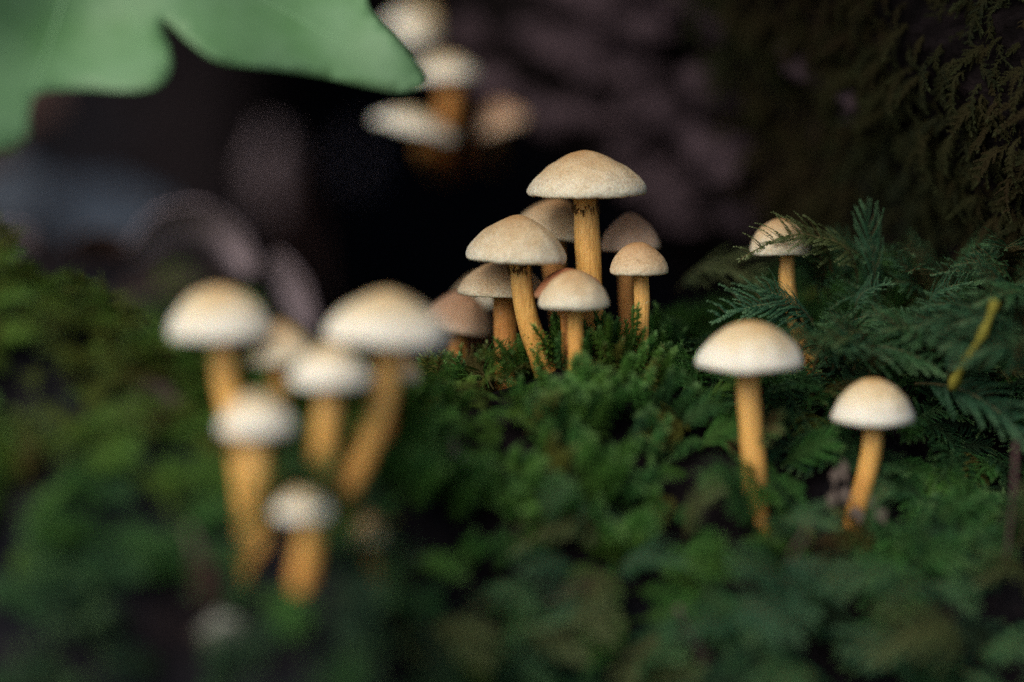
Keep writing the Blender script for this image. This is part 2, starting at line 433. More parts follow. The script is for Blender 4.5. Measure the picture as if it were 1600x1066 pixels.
WF = [frond(80+k, n=random.choice((5, 7, 9)), arc=random.uniform(.3, .9), width=random.uniform(.07, .20), leaf=.055) for k in range(6)]
for k in range(6): proto_obj('c_frond_%d' % k, joined(WF[k]), WALLM, wproto)
def instancer(name, pts, rots, scls, idx, tints, coll):
    me = bpy.data.meshes.new(name); me.from_pydata([tuple(p) for p in pts], [], [])
    a = me.attributes.new('rot', 'FLOAT_VECTOR', 'POINT'); a.data.foreach_set('vector', [c for r in rots for c in r])
    a = me.attributes.new('scl', 'FLOAT', 'POINT'); a.data.foreach_set('value', scls)
    a = me.attributes.new('idx', 'INT', 'POINT'); a.data.foreach_set('value', idx)
    a = me.attributes.new('tint', 'FLOAT', 'POINT'); a.data.foreach_set('value', tints)
    o = bpy.data.objects.new(name, me); scene.collection.objects.link(o)
    g = bpy.data.node_groups.new(name+'_nodes', 'GeometryNodeTree')
    g.interface.new_socket('Geometry', in_out='INPUT', socket_type='NodeSocketGeometry')
    g.interface.new_socket('Geometry', in_out='OUTPUT', socket_type='NodeSocketGeometry')
    N = g.nodes.new; gi, go = N('NodeGroupInput'), N('NodeGroupOutput')
    ci = N('GeometryNodeCollectionInfo'); ci.inputs['Collection'].default_value = coll
    ci.inputs['Separate Children'].default_value = True; ci.inputs['Reset Children'].default_value = True
    ip = N('GeometryNodeInstanceOnPoints'); ip.inputs['Pick Instance'].default_value = True
    def na(nm, ty):
        n_ = N('GeometryNodeInputNamedAttribute'); n_.data_type = ty; n_.inputs[0].default_value = nm; return n_.outputs[0]
    m2p = N('GeometryNodeMeshToPoints')
    L = g.links.new
    L(gi.outputs[0], m2p.inputs[0]); L(m2p.outputs[0], ip.inputs['Points']); L(ci.outputs[0], ip.inputs['Instance'])
    L(na('idx', 'INT'), ip.inputs['Instance Index'])
    e2r = N('FunctionNodeEulerToRotation'); L(na('rot', 'FLOAT_VECTOR'), e2r.inputs[0]); L(e2r.outputs[0], ip.inputs['Rotation'])
    L(na('scl', 'FLOAT'), ip.inputs['Scale']); L(ip.outputs[0], go.inputs[0])
    md = o.modifiers.new('scatter', 'NODES'); md.node_group = g
    return o
def frame(fwd, up):
    y = fwd.normalized(); x = y.cross(up)
    if x.length < 1e-4: x = y.cross(Vector((1, 0, 0)))
    x.normalize(); z = x.cross(y); return Matrix((x, y, z)).transposed()

# mushrooms' stems keep the moss a little apart
MUSH_BASE = []
def scatter_ground():
    pts, rots, scl, idx, tin = [], [], [], [], []
    rnd = random.Random(11)
    N_ = 12000
    X = np.random.uniform(-.27, .29, N_); Y = np.random.uniform(.405, .77, N_)
    Z = moss_z(X, Y); e = .004
    DX = (moss_z(X+e, Y)-moss_z(X-e, Y))/(2*e); DY = (moss_z(X, Y+e)-moss_z(X, Y-e))/(2*e)
    for x, y, z, dx, dy in zip(X, Y, Z, DX, DY):
        px, py, d = proj((x, y, z))
        nrm = Vector((-dx, -dy, 1)).normalized()
        if py > 1400 or px < -420 or px > 2050: continue
        back = d > .68
        if py > 840 and px > 300 and rnd.random() < (.55 if px > 900 else .40): continue
        if back and px < 1000 and rnd.random() < .75: continue
        patch = mnoise.noise((x*28, y*28, 5.0)); fine = mnoise.noise((x*80, y*80, 9.0))
        right = sstep(960, 1150, px); left = 1-sstep(200, 420, px)
        # cushion moss in the middle, feather moss to the right and in front
        cush = (patch+.25*fine > -.05) and (560 < px < 1060) and py < 800 or (px < 420 and patch > .25)
        clump = mnoise.noise((x*46+3, y*46, 2.0))
        if clump < -.22 and rnd.random() < .65 and soil_drop(x, y) > .008: continue
        soil_p = Vector((x, y, z-float(soil_drop(x, y))+.0005+.0045*max(-.3, clump)))
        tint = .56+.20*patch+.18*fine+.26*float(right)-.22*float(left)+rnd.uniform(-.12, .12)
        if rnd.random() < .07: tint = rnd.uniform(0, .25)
        if py > 800: tint += .30*float(sstep(800, 1000, py))  # shade painted into the moss tint, darker towards the lower edge
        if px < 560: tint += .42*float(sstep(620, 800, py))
        if cush:
            up = (nrm+Vector((rnd.uniform(-.45, .45), rnd.uniform(-.45, .45), .3))).normalized()
            M = frame(Vector((rnd.uniform(-1, 1), rnd.uniform(-1, 1), 0)).cross(up)+Vector((1e-3, 0, 0)), up)
            z_ax = up; y_ax = z_ax.cross(Vector((math.cos(rnd.random()*6.28), math.sin(rnd.random()*6.28), .1))).normalized(); x_ax = y_ax.cross(z_ax)
            M = Matrix((x_ax, y_ax, z_ax)).transposed()
            s = rnd.uniform(.0075, .0125)*(1+.5*max(0, patch)); k = 7+rnd.randrange(5)
            for rep in range(2):
                off = Vector((rnd.uniform(-.002, .002), rnd.uniform(-.002, .002), 0))
                pts.append(soil_p+off); rots.append(M.to_euler()[:]); scl.append(s*rnd.uniform(.85, 1.1)); idx.append(7+rnd.randrange(5)); tin.append(min(max(tint+rnd.uniform(-.06, .06), 0), 1))
        else:
            yaw = rnd.gauss(-math.pi/2, 1.15); pit = R_(rnd.uniform(8, 58) if py < 840 else rnd.uniform(4, 32))
            f = Vector((math.cos(yaw), math.sin(yaw), 0)); f = (f-nrm*f.dot(nrm)).normalized()
            f = f*math.cos(pit)+nrm*math.sin(pit)
            M = frame(f, nrm+Vector((rnd.uniform(-.3, .3), rnd.uniform(-.3, .3), 0)))
            s = rnd.uniform(.010, .019)*(1+.25*float(right))*(1.45 if py > 840 and px > 620 else 1)
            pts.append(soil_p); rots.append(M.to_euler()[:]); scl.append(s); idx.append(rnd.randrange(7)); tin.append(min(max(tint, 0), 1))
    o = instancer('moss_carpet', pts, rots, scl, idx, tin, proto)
    tag(o, 'thick green moss carpet covering the mound under the mushrooms', 'moss', kind='stuff')
scatter_ground()
def scatter_wall():
    pts, rots, scl, idx, tin = [], [], [], [], []
    rnd = random.Random(5)
    for i in range(34000):
        u = rnd.uniform(-.25, .42); ph = rnd.uniform(-.6, 1.75)
        p = trunk_pt(u, ph, -.002); px, py, d = proj(p)
        edge = 1090+.25*py+60*mnoise.noise((p.x*20, p.y*20, p.z*20))
        if px < edge or px > 2200 or py < -500 or py > 800: continue
        nrm = ((E1*math.cos(ph)+E2*math.sin(ph))).normalized()
        dn = Vector((rnd.gauss(-.2, .9), rnd.gauss(0, .5), -.9)); dn = (dn-nrm*dn.dot(nrm)).normalized()
        pit = R_(rnd.uniform(5, 65)); f = dn*math.cos(pit)+nrm*math.sin(pit)
        M = frame(f, nrm)
        n1 = mnoise.noise((p.x*22, p.y*22, p.z*22))
        pts.append(p); rots.append(M.to_euler()[:]); scl.append(rnd.uniform(.006, .015)); idx.append(rnd.randrange(6))
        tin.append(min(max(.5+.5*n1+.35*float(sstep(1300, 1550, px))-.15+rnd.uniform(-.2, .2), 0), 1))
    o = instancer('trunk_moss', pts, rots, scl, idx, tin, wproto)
    tag(o, 'dark olive brown moss hanging from the shaded tree trunk', 'moss', kind='stuff')
scatter_wall()

# ------------------------------------------------------------------ single feather-moss fronds that can be told apart
MOSS1 = NT('moss_frond_green', .5, .3)
def frond_mat(name, a, b):
    m = NT(name, .5, .3); al = m.attr('along')
    c = m.ramp(al, [(.05, (a[0]*.6, a[1]*.6, a[2]*.6)), (.6, a), (1, b)]); m.col(c)
    tr = m.n('ShaderNodeBsdfTranslucent'); m.l(c, tr.inputs[0]); mx = m.n('ShaderNodeMixShader'); mx.inputs[0].default_value = .3
    m.l(m.b.outputs[0], mx.inputs[1]); m.l(tr.outputs[0], mx.inputs[2]); m.l(mx.outputs[0], m.out.inputs[0]); return m.m
FM = [frond_mat('frond_blue_green', (.030, .100, .046), (.11, .22, .10)), frond_mat('frond_fresh_green', (.045, .13, .045), (.14, .26, .11)), frond_mat('frond_olive', (.075, .10, .03), (.18, .22, .09))]
FSTEM = simple('frond_stem', (.10, .075, .03), .7)
fcache = {}
def place_frond(base, tip, label, group=None, mat=0, k=None, up=None):
    """base, tip: (px, py, d)"""
    B, T = P(*base), P(*tip); k = random.randrange(7) if k is None else k
    key = (k, mat)
    if key not in fcache:
        V, F, Al, SV, SF = FR[k]
        m1 = bpy.data.meshes.new('moss_frond'); m1.from_pydata([tuple(v) for v in V], [], F)
        a = m1.attributes.new('along', 'FLOAT', 'POINT'); a.data.foreach_set('value', Al); m1.materials.append(FM[mat])
        m2 = bpy.data.meshes.new('stem'); m2.from_pydata([tuple(v) for v in SV], [], SF); m2.materials.append(FSTEM)
        fcache[key] = (m1, m2)
    m1, m2 = fcache[key]
    r = empty('moss_frond', B)
    L = (T-B).length/.9
    M = frame(T-B, up or Vector((random.uniform(-.3, .3), -.75, 1))).to_4x4()
    r.rotation_euler = M.to_euler(); r.scale = (L, L, L)
    for nm, me in (('leaflets', m1), ('stem', m2)):
        o = bpy.data.objects.new(nm, me); scene.collection.objects.link(o); o.parent = r
    tag(r, label, 'moss', group); return r
place_frond((1300, 425, .622), (1166, 369, .606), 'feathery moss frond crossing in front of a small cream cap beside the bank', mat=2, k=1)
place_frond((1340, 440, .622), (1228, 372, .609), 'short moss frond brushing the right half of the cap against the bank', mat=2, k=2)
place_frond((1365, 500, .628), (1349, 322, .620), 'tall upright moss frond with pale tip rising above the moss bank', mat=0, k=0, up=Vector((.1, -1, .2))).scale.x *= .38
place_frond((1262, 520, .618), (1120, 478, .612), 'moss frond spreading over the stem foot of the mushroom by the bank', mat=0, k=3)
place_frond((1270, 500, .616), (1160, 470, .607), 'small moss frond across the bent stem of the mushroom by the bank', mat=0, k=4)
place_frond((1430, 600, .600), (1610, 672, .585), 'long bright moss frond arching away beyond the smaller front mushroom', mat=0, k=5)
place_frond((1290, 560, .602), (1480, 560, .592), 'curling moss frond behind the smaller front mushroom cap', mat=1, k=6)
place_frond((1060, 455, .655), (1180, 430, .64), 'dim olive moss frond in the gap beside the dark trunk', mat=2, k=3)
GRP = 'feather moss fronds on the bank below the trunk'
rf = random.Random(21)
for i in range(84):
    bx = rf.uniform(1265, 1640); by = rf.uniform(430, 590)
    d = .648-(by-420)*.00026-.00012*max(0, bx-1430)+rf.uniform(-.012, .006)
    a = R_(rf.choice((rf.uniform(95, 165), rf.uniform(20, 85), rf.uniform(60, 120)))); L = rf.uniform(60, 115)
    place_frond((bx, by, d), (bx+math.cos(a)*L, by-math.sin(a)*L*.75, d-rf.uniform(.004, .022)), '%s feather moss frond on the bank %s' % (('blue green', 'fresh green')[mt := rf.choice((0, 0, 0, 1))], wh := ('beside the crooked mushroom' if bx < 1370 else 'behind the short white mushroom' if bx < 1500 else 'around the lichen twig')), 'moss fronds %s, %s' % (wh, ('blue', 'fresh')[mt]), mt)
GRP2 = 'blurred moss fronds on the slope in front of the mushrooms'
for i in range(60):
    bx = rf.uniform(540, 1640); by = rf.uniform(830, 1080); d = .576-(by-800)*.00006-.00005*max(0, 1000-bx)+rf.uniform(-.008, .0)
    a = R_(rf.uniform(-60, 240)); L = rf.uniform(80, 150)
    place_frond((bx, by, d), (bx+math.cos(a)*L, by-math.sin(a)*L*.7, d-rf.uniform(.005, .02)), 'blurred %s moss frond on the slope %s' % (('blue green', 'fresh green', 'olive')[mt := rf.choice((0, 1, 1, 2))], wh := ('beside the blurred clump' if bx < 800 else 'below the cluster on the crest' if bx < 1080 else 'below the slope mushrooms')), 'blurred fronds %s, %s' % (wh, ('blue', 'fresh', 'olive')[mt]), mt)

# ------------------------------------------------------------------ mushrooms
PROF = [(0, .70), (.12, .685), (.28, .63), (.45, .545), (.63, .435), (.77, .325), (.88, .215), (.955, .11), (.992, .03), (1.0, -.03), (.985, -.08), (.945, -.10)]
PROF_R = [(0, .70), (.20, .68), (.40, .615), (.58, .52), (.73, .41), (.86, .275), (.945, .145), (.99, .04), (1.0, -.03), (.98, -.085), (.935, -.105)]
PROF_F = [(0, .52), (.12, .515), (.28, .48), (.46, .41), (.62, .325), (.78, .22), (.90, .12), (.97, .045), (1.0, -.02), (.985, -.07), (.945, -.09)]
def cap_geo(R, hs, seed, prof=PROF, seg=56, wob=1.0):
    rnd = random.Random(seed); sx = rnd.uniform(0, 50)
    p2 = catmull([np.array(q) for q in prof], 30)
    V, F, A_ = [], [], []
    NR = len(p2)
    for i, (r, z) in enumerate(p2):
        r = max(float(r), 0); 
        for k in range(seg):
            ph = 2*math.pi*k/seg
            n1 = mnoise.noise((math.cos(ph)*r*1.3+sx, math.sin(ph)*r*1.3, z)); n2 = mnoise.noise((math.cos(ph)*r*4+sx, math.sin(ph)*r*4, z*4+7)); n3 = mnoise.noise((math.cos(ph)*r*11+sx, math.sin(ph)*r*11, z*11))
            rr = r*(1+wob*(.045*n1+.014*n2)); zz = z*hs+wob*(.035*n1+.016*n2+.006*n3)*(.4+r)
            if r > .93: zz += wob*.012*mnoise.noise((ph*9, sx, 1))
            V.append(Vector((rr*math.cos(ph)*R, rr*math.sin(ph)*R, zz*R)))
            A_.append(i/(NR-1))
    for i in range(NR-1):
        for k in range(seg):
            F.append((i*seg+k, i*seg+(k+1) % seg, (i+1)*seg+(k+1) % seg, (i+1)*seg+k)[::-1])
    # underside flesh
    b = len(V); last = NR-1
    for (r, z) in ((.90, -.02), (.6, .10), (.12, .16)):
        for k in range(seg):
            ph = 2*math.pi*k/seg; V.append(Vector((r*math.cos(ph)*R, r*math.sin(ph)*R, z*hs*R))); A_.append(.9)
    for L in range(3):
        s0 = last*seg if L == 0 else b+(L-1)*seg; s1 = b+L*seg
        for k in range(seg): F.append((s0+k, s0+(k+1) % seg, s1+(k+1) % seg, s1+k)[::-1])
    # gills: thin radial plates
    GV, GF = [], []
    for g in range(72):
        ph = 2*math.pi*g/72; r0 = .14 if g % 2 == 0 else .5; c, s = math.cos(ph), math.sin(ph)
        th = .006; tx, ty = -s*th, c*th
        b = len(GV)
        for sg in (-1, 1):
            for (r, z) in ((r0, .15), (.6, .09), (.90, -.025), (.86, -.075), (.6, -.01), (r0, .04)):
                GV.append(Vector(((r*c+sg*tx)*R, (r*s+sg*ty)*R, z*hs*R if z > 0 else z*R)))
        for q in ((0, 1, 4, 5), (1, 2, 3, 4)):
            GF.append(tuple(b+x for x in q)); GF.append(tuple(b+6+x for x in q[::-1]))
        for q in ((5, 4), (4, 3)): GF.append((b+q[0], b+q[1], b+6+q[1], b+6+q[0]))
    return V, F, A_, GV, GF
def mushroom(cap, stem, d, label, group, cmat='pale', smat='yellow', roll=0, lean=0, prof=PROF, ring=False, seed=0, seg=56, cd=None, cat='mushroom'):
    """cap: (left, right, top, bottom) in photo pixels; stem: [(px, py, half width px, dd)] from cap to foot"""
    l, r, t, b = cap; cd = d if cd is None else cd
    px = K*cd; Rr = (r-l)/2*px/ math.cos(R_(roll)*.5)
    ztop = prof[0][1]
    hs = max(.4, ((b-t)/((r-l)/2) - .13 - abs(math.sin(R_(roll)))*.55) / ztop)
    ax = Vector((math.sin(R_(roll)), -math.sin(R_(lean)), 1)).normalized()
    C0 = P((l+r)/2, b, cd) + UPV*(.10*Rr) + Vector((0, 0, 0))
    if roll: C0 = P((l+r)/2, (t+b)/2, cd) - ax*(ztop*hs*Rr*.42)
    foot = stem[-1]
    base = P(foot[0], foot[1], d+foot[3])
    root = empty('mushroom', base); tag(root, label, cat, group)
    x = ax.cross(Vector((0, 1, 0))).normalized(); y = ax.cross(x).normalized()
    M = Matrix((x, -y, ax)).transposed() if (Matrix((x, -y, ax)).determinant() > 0) else Matrix((x, y, ax)).transposed()
    V, F, A_, GV, GF = cap_geo(Rr, hs, seed, prof, seg)
    tr = lambda vv: [M@v+C0-base for v in vv]
    cp = mesh_obj('cap', tr(V), F, CAPS[cmat], root, {'rad': A_})
    mesh_obj('gills', tr(GV), GF, GILL, cp, smooth=False)
    pts = [C0+ax*(.10*hs*Rr)-base]; rad = [stem[0][2]*K*d*1.08]
    for (sx, sy, hw, dd) in stem:
        pts.append(P(sx, sy, d+dd)-base); rad.append(hw*K*(d+dd))
    pts.append(pts[-1]+(pts[-1]-pts[-2]).normalized()*.007); rad.append(rad[-1]*1.05)
    n = 34
    cs = catmull(pts[::-1], n); rs = catmull([[q] for q in rad[::-1]], n)
    SV, SF, T = tube(cs, [float(q[0]) for q in rs], 20, .10, seed)
    st = mesh_obj('stem', SV, SF, STEMS[smat], root, {'t': T})
    if ring:
        rnd = random.Random(seed+3); RV, RF = [], []
        for q in range(44):
            f = .732+rnd.gauss(0, .012)+(.02 if q % 5 == 0 else 0); i = min(n-1, int(f*n)); c = Vector(cs[i]).lerp(Vector(cs[i+1]), f*n-i); tg = (Vector(cs[i+1])-Vector(cs[i])).normalized()
            a = rnd.random()*6.28; e1 = tg.cross(Vector((0, 1, 0))).normalized(); e2 = tg.cross(e1)
            dr = e1*math.cos(a)+e2*math.sin(a); tn = tg.cross(dr); rr = float(rs[i][0])*1.06; L = rnd.uniform(.0006, .0022); W = rnd.uniform(.0002, .00042)
            b0 = len(RV); o_ = c+dr*rr
            RV += [o_-tn*W, o_+tn*W, o_+dr*W*1.6, o_-tg*L+dr*W*.3]; RF += [(b0, b0+1, b0+2), (b0+1, b0+3, b0+2), (b0+3, b0, b0+2), (b0, b0+3, b0+1)]
        mesh_obj('veil_remnant', RV, RF, FIBRIL, st, smooth=False)
    MUSH_BASE.append(base)
    return root
G1 = 'mushrooms clustered on the moss crest'; G2 = 'mushrooms standing on the slope'; G3 = 'mushrooms in the blurred front clump'; G4 = 'mushrooms on the trunk behind'
D = .612
mushroom((823, 1009, 231, 306), [(915, 306, 19, 0), (918, 380, 20, 0), (921, 450, 20, 0), (926, 545, 21, 0)], D, 'tallest mushroom, its broad cream cap standing above the whole cluster', G1, ring=True, seed=1, roll=0, seg=80)
mushroom((729, 888, 334, 410), [(811, 408, 16, 0), (816, 450, 17, 0), (826, 505, 18, 0), (846, 560, 19, 0)], .604, 'broad cream mushroom on a curved stem leaning beside the tallest one', G1, ring=True, seed=2, roll=3, seg=80)
mushroom((806, 930, 308, 374), [(866, 392, 18, 0), (868, 440, 17, 0), (874, 500, 14, 0), (878, 545, 15, 0)], .632, 'tan capped mushroom hidden partly behind the tallest stem', G1, 'tan', 'orange', seed=3, roll=8)
mushroom((938, 1031, 333, 391), [(977, 388, 13, 0), (978, 450, 12, 0), (980, 500, 12, 0), (982, 560, 13, 0)], .627, 'pinkish brown mushroom just behind a smaller tan one', G1, 'brown', 'orange', seed=4, roll=-3)
mushroom((953, 1044, 377, 426), [(1001, 424, 12, 0), (1003, 470, 12, 0), (1002, 520, 12, 0), (1000, 560, 13, 0)], .606, 'small tan mushroom in front of a pinkish brown one', G1, 'tan', 'yellow', seed=5, prof=PROF_R)
mushroom((841, 952, 420, 478), [(898, 476, 12, 0), (899, 500, 12, 0), (900, 545, 13, 0)], .594, 'small cream mushroom at the foot of the tallest stem', G1, 'pale', 'yellow', seed=6, seg=64, prof=PROF_R)
mushroom((832, 938, 416, 462), [(884, 452, 10, 0), (886, 500, 10, 0), (888, 545, 11, 0)], .6005, 'dark russet cap tucked behind the small cream mushroom', G1, 'red', 'orange', seed=7, roll=-8)
mushroom((714, 852, 405, 460), [(786, 452, 17, 0), (789, 500, 18, 0), (792, 580, 19, 0)], .620, 'cream tan mushroom under the broad cap with the curved stem', G1, 'tan', 'orange', seed=8)
mushroom((662, 774, 452, 520), [(716, 515, 16, 0), (715, 545, 16, 0), (714, 580, 17, 0)], .640, 'brown capped low mushroom at the shaded end of the cluster', G1, 'brown', 'orange', seed=9, roll=6)
mushroom((706, 780, 508, 562), [(748, 558, 13, 0), (750, 590, 14, 0)], .652, 'short russet mushroom sunk in the moss behind the brown low one', G1, 'red', 'orange', seed=10)
mushroom((703, 800, 424, 476), [(752, 474, 12, 0), (752, 520, 12, 0), (752, 580, 13, 0)], .662, 'pale cap peeping between the brown low cap and the cream tan one', G1, 'pale', 'orange', seed=11)
mushroom((1172, 1268, 340, 395), [(1229, 393, 11, 0), (1230, 440, 12, 0), (1238, 485, 11, 0), (1248, 520, 12, 0), (1264, 558, 13, 0)], .622, 'small cream mushroom with crooked stem among fronds on the bank', G2, 'pale', 'yellow', seed=12, seg=64, prof=PROF_R)
mushroom((1087, 1253, 499, 573), [(1168, 571, 18, 0), (1171, 640, 18, 0), (1177, 720, 19, 0), (1183, 800, 19, 0)], .577, 'tall white mushroom with straight yellow stem on the open slope', G2, 'white', 'yellow', seed=13, prof=PROF_R)
mushroom((1298, 1429, 589, 656), [(1363, 653, 15, 0), (1364, 690, 16, 0), (1357, 730, 16, 0), (1342, 785, 16, 0)], .58, 'short white mushroom with curved yellow stem on the open slope', G2, 'white', 'yellow', seed=14, prof=PROF_R)
mushroom((262, 426, 443, 524), [(346, 522, 20, 0), (350, 570, 20, 0), (358, 620, 21, 0), (385, 760, 21, -.01), (395, 870, 22, -.015)], .532, 'pale mushroom on the moss-bank side of the blurred front clump', G3, 'white', 'yellow', seed=15, prof=PROF_R)
mushroom((508, 702, 450, 536), [(612, 535, 24, 0), (600, 610, 24, 0), (575, 690, 24, -.002), (540, 770, 24, -.004)], .530, 'largest white cap of the blurred front clump on a slanting stem', G3, 'white', 'yellow', seed=16, roll=3)
mushroom((382, 490, 500, 566), [(436, 575, 17, 0), (442, 640, 18, 0), (445, 740, 20, -.01), (430, 850, 20, -.010)], .536, 'pinkish white cap tucked in the middle of the blurred clump', G3, 'pale', 'orange', seed=17, roll=-6)
mushroom((452, 582, 536, 597), [(515, 603, 20, 0), (512, 650, 21, 0), (506, 700, 22, 0), (498, 780, 22, 0)], .521, 'flat white cap in front of the largest one in the blurred clump', G3, 'white', 'yellow', 0, 0, PROF_F, seed=18)
mushroom((341, 463, 610, 672), [(396, 678, 26, 0), (400, 730, 26, 0), (406, 790, 25, 0), (410, 880, 25, 0)], .515, 'low flat white mushroom at the front of the blurred clump', G3, 'white', 'yellow', 0, 0, PROF_F, seed=19)
mushroom((427, 518, 764, 804), [(490, 806, 22, 0), (484, 845, 21, 0), (476, 890, 21, 0)], .506, 'smallest white mushroom at the foot of the blurred clump', G3, 'white', 'yellow', 0, 0, PROF_F, seed=20)
mushroom((585, 658, 545, 594), [(622, 590, 11, 0), (618, 640, 11, 0), (606, 700, 12, 0)], .556, 'little tan cap under the largest white cap in the blurred clump', G3, 'tan', 'orange', seed=21)
mushroom((545, 606, 795, 845), [(577, 840, 11, 0), (578, 855, 12, 0), (580, 870, 12, 0)], .5215, 'tiny pale button mushroom in moss beside the smallest blurred one', G3, 'tan', 'orange', seed=22)
mushroom((648, 748, 86, 123), [(704, 122, 18, 0), (704, 160, 18, 0), (700, 205, 19, .01), (705, 250, 20, .06)], .752, 'white mushroom on the trunk above two lower blurred caps', G4, 'white', 'orange', 0, 0, PROF_F, seed=23)
mushroom((584, 716, 166, 214), [(665, 218, 15, 0), (664, 240, 14, .01), (690, 262, 14, .06)], .742, 'broad tilted white cap, lowest of the blurred trunk mushrooms', G4, 'white', 'orange', 16, 0, PROF_F, seed=24)
mushroom((740, 822, 156, 206), [(775, 212, 10, 0), (772, 232, 10, .02), (775, 250, 10, .06)], .765, 'tan brown cap beside the orange stem of the trunk mushrooms', G4, 'brown', 'orange', -18, 0, PROF_F, seed=25)
mushroom((612, 700, 4, 76), [(652, 60, 10, .02), (680, 80, 10, .05), (720, 90, 10, .09)], .80, 'steeply tilted white cap above the other trunk mushrooms', G4, 'white', 'orange', 38, 0, PROF_F, seed=26)

# ------------------------------------------------------------------ the big green leaf
from mathutils.geometry import delaunay_2d_cdt
out_px = [(46, 214), (46, 178), (62, 146), (130, 140), (205, 143), (246, 134), (266, 108), (264, 76), (254, 52), (252, 32), (264, 38), (300, 70), (345, 97), (420, 108), (500, 120), (580, 138), (630, 145), (662, 132),
          (655, 108), (620, 62), (588, 28), (574, -2), (590, -60), (640, -150), (590, -190), (520, -250), (450, -240), (400, -330), (330, -420), (260, -330), (170, -400), (60, -320), (20, -420), (-70, -300), (-220, -290), (-190, -150), (-330, -60),
          (-220, 20), (-200, 120), (-120, 130), (-80, 215), (0, 236)]
def leaf_depth(px, py): return .550+.00005*px+.00006*(-py)+.004*math.sin(px*.016)+.003*math.sin(py*.02+px*.006)
oc = catmull([np.array(q, float) for q in out_px+out_px[:1]], len(out_px)*5)[:-1]
ins = []
for gx_ in range(-340, 680, 22):
    for gy_ in range(-430, 280, 22): ins.append((gx_+random.uniform(-5, 5), gy_+random.uniform(-5, 5)))
nO = len(oc)
v2 = [Vector((float(a), float(b))) for a, b in oc]+[Vector(q) for q in ins]
res = delaunay_2d_cdt(v2, [], [list(range(nO))], 1, 1e-4)
lv = [P(v.x, v.y, leaf_depth(v.x, v.y)) for v in res[0]]; lf = [tuple(f) for f in res[2]]
LC = P(150, -150, leaf_depth(150, -150))
lroot = empty('leaf_seedling', (-.30, .62, float(ground_z([-.30], [.62])[0])))
tag(lroot, 'large fresh green lobed leaf hanging over the hollow above the mushrooms', 'leaf')
blade = mesh_obj('leaf_blade', rel(lv, lroot), lf, LEAF, lroot)
sm = blade.modifiers.new('thickness', 'SOLIDIFY'); sm.thickness = .0004; sm.offset = 0
for tip in [(640, 128), (240, 120), (20, 240), (-310, -60), (60, -380), (330, -400), (600, -170)]:
    pts = []
    for i in range(13):
        f = i/12; x_, y_ = 150+(tip[0]-150)*f, -150+(tip[1]+150)*f
        pts.append(P(x_, y_, leaf_depth(x_, y_)-.0002))
    V, F, T = tube(rel(pts, lroot), [.00045*(1-.8*i/12) for i in range(13)], 6)
    mesh_obj('vein', V, F, VEIN, blade)
pet = catmull([LC+Vector((0, .0006, 0)), LC+Vector((-.03, .03, .03)), LC+Vector((-.09, .05, .06)), Vector((-.27, .635, .36)), Vector((-.295, .625, .25)), lroot.location-Vector((0, 0, .01))], 24)
V, F, T = tube(rel([Vector(q) for q in pet], lroot), [.0008+.0012*i/24 for i in range(25)], 8)
mesh_obj('petiole', V, F, VEIN, lroot)

# ------------------------------------------------------------------ dead leaves
def dead_leaf(center, L, W, fwd, up, curl, cup, mat, label, group=None, seed=0):
    rnd = random.Random(seed); V, F = [], []; n, m = 16, 8
    M = frame(fwd, up); rows = []
    for i in range(n+1):
        s = i/n; wd = W*math.sin(math.pi*min(max(s, .02), .98))**.7*(1+.10*math.sin(s*17+seed))
        th = curl*(s-.5)
        for j in range(m+1):
            q = j/m*2-1
            yy = (math.sin(th)/curl if abs(curl) > 1e-3 else s-.5)*L
            zz = -((1-math.cos(th))/curl if abs(curl) > 1e-3 else 0)*L
            V.append(M@Vector((q*wd, yy, zz+cup*wd*q*q+.0012*mnoise.noise((s*6+seed, q*3, 1)))))
    for i in range(n):
        for j in range(m): F.append((i*(m+1)+j, i*(m+1)+j+1, (i+1)*(m+1)+j+1, (i+1)*(m+1)+j))
    r = mesh_obj('dead_leaf', V, F, DEAD[mat], loc=center)
    s_ = r.modifiers.new('thickness', 'SOLIDIFY'); s_.thickness = .0005
    mid = [V[i*(m+1)+m//2]+Vector((0, 0, .0003)) for i in range(n+1)]
    mid = [mid[0]+(mid[0]-mid[1])*2.5]+mid
    a, b, c = tube(mid, [.0007*(1-.6*i/(n+1)) for i in range(n+2)], 5); mesh_obj('midrib', a, b, DRIB, r)
    tag(r, label, 'dead leaf', group); return r
def arch(pts, d, w, mat, label, seed, th=1):
    """a curled dead leaf seen edge-on, following pts (px, py)"""
    c = catmull([list(P(a, b, d)) for a, b in pts], 20); V, F = [], []; m = 6
    for i, q in enumerate(c):
        s = i/20; ww = w*math.sin(math.pi*(.08+.86*s))**.6
        tg = Vector(c[min(i+1, 20)])-Vector(c[max(i-1, 0)]); nn = tg.cross(Vector((0, 1, 0))).normalized()
        for j in range(m+1):
            f = j/m*2-1
            V.append(Vector(q)+Vector((0, .75, 0))*(f*ww)+nn*(-.75*ww*f+.15*ww*mnoise.noise((s*5, f*2, seed))-.4*ww*f*f))
    for i in range(20):
        for j in range(m): F.append((i*(m+1)+j, i*(m+1)+j+1, (i+1)*(m+1)+j+1, (i+1)*(m+1)+j))
    cen = Vector(c[10]); V = [v-cen for v in V]
    r = mesh_obj('dead_leaf', V, F, DEAD[mat], loc=cen); s_ = r.modifiers.new('thickness', 'SOLIDIFY'); s_.thickness = .0006
    mid = [V[i*(m+1)+m//2] for i in range(21)]; a, b, cc = tube(mid, [.0008]*21, 5); mesh_obj('midrib', a, b, DRIB, r)
    tag(r, label, 'dead leaf'); return r
arch([(205, 395), (250, 350), (310, 335), (365, 365), (400, 430)], .745, .009, 0, 'arched mauve grey dead leaf in the dark hollow', 1)
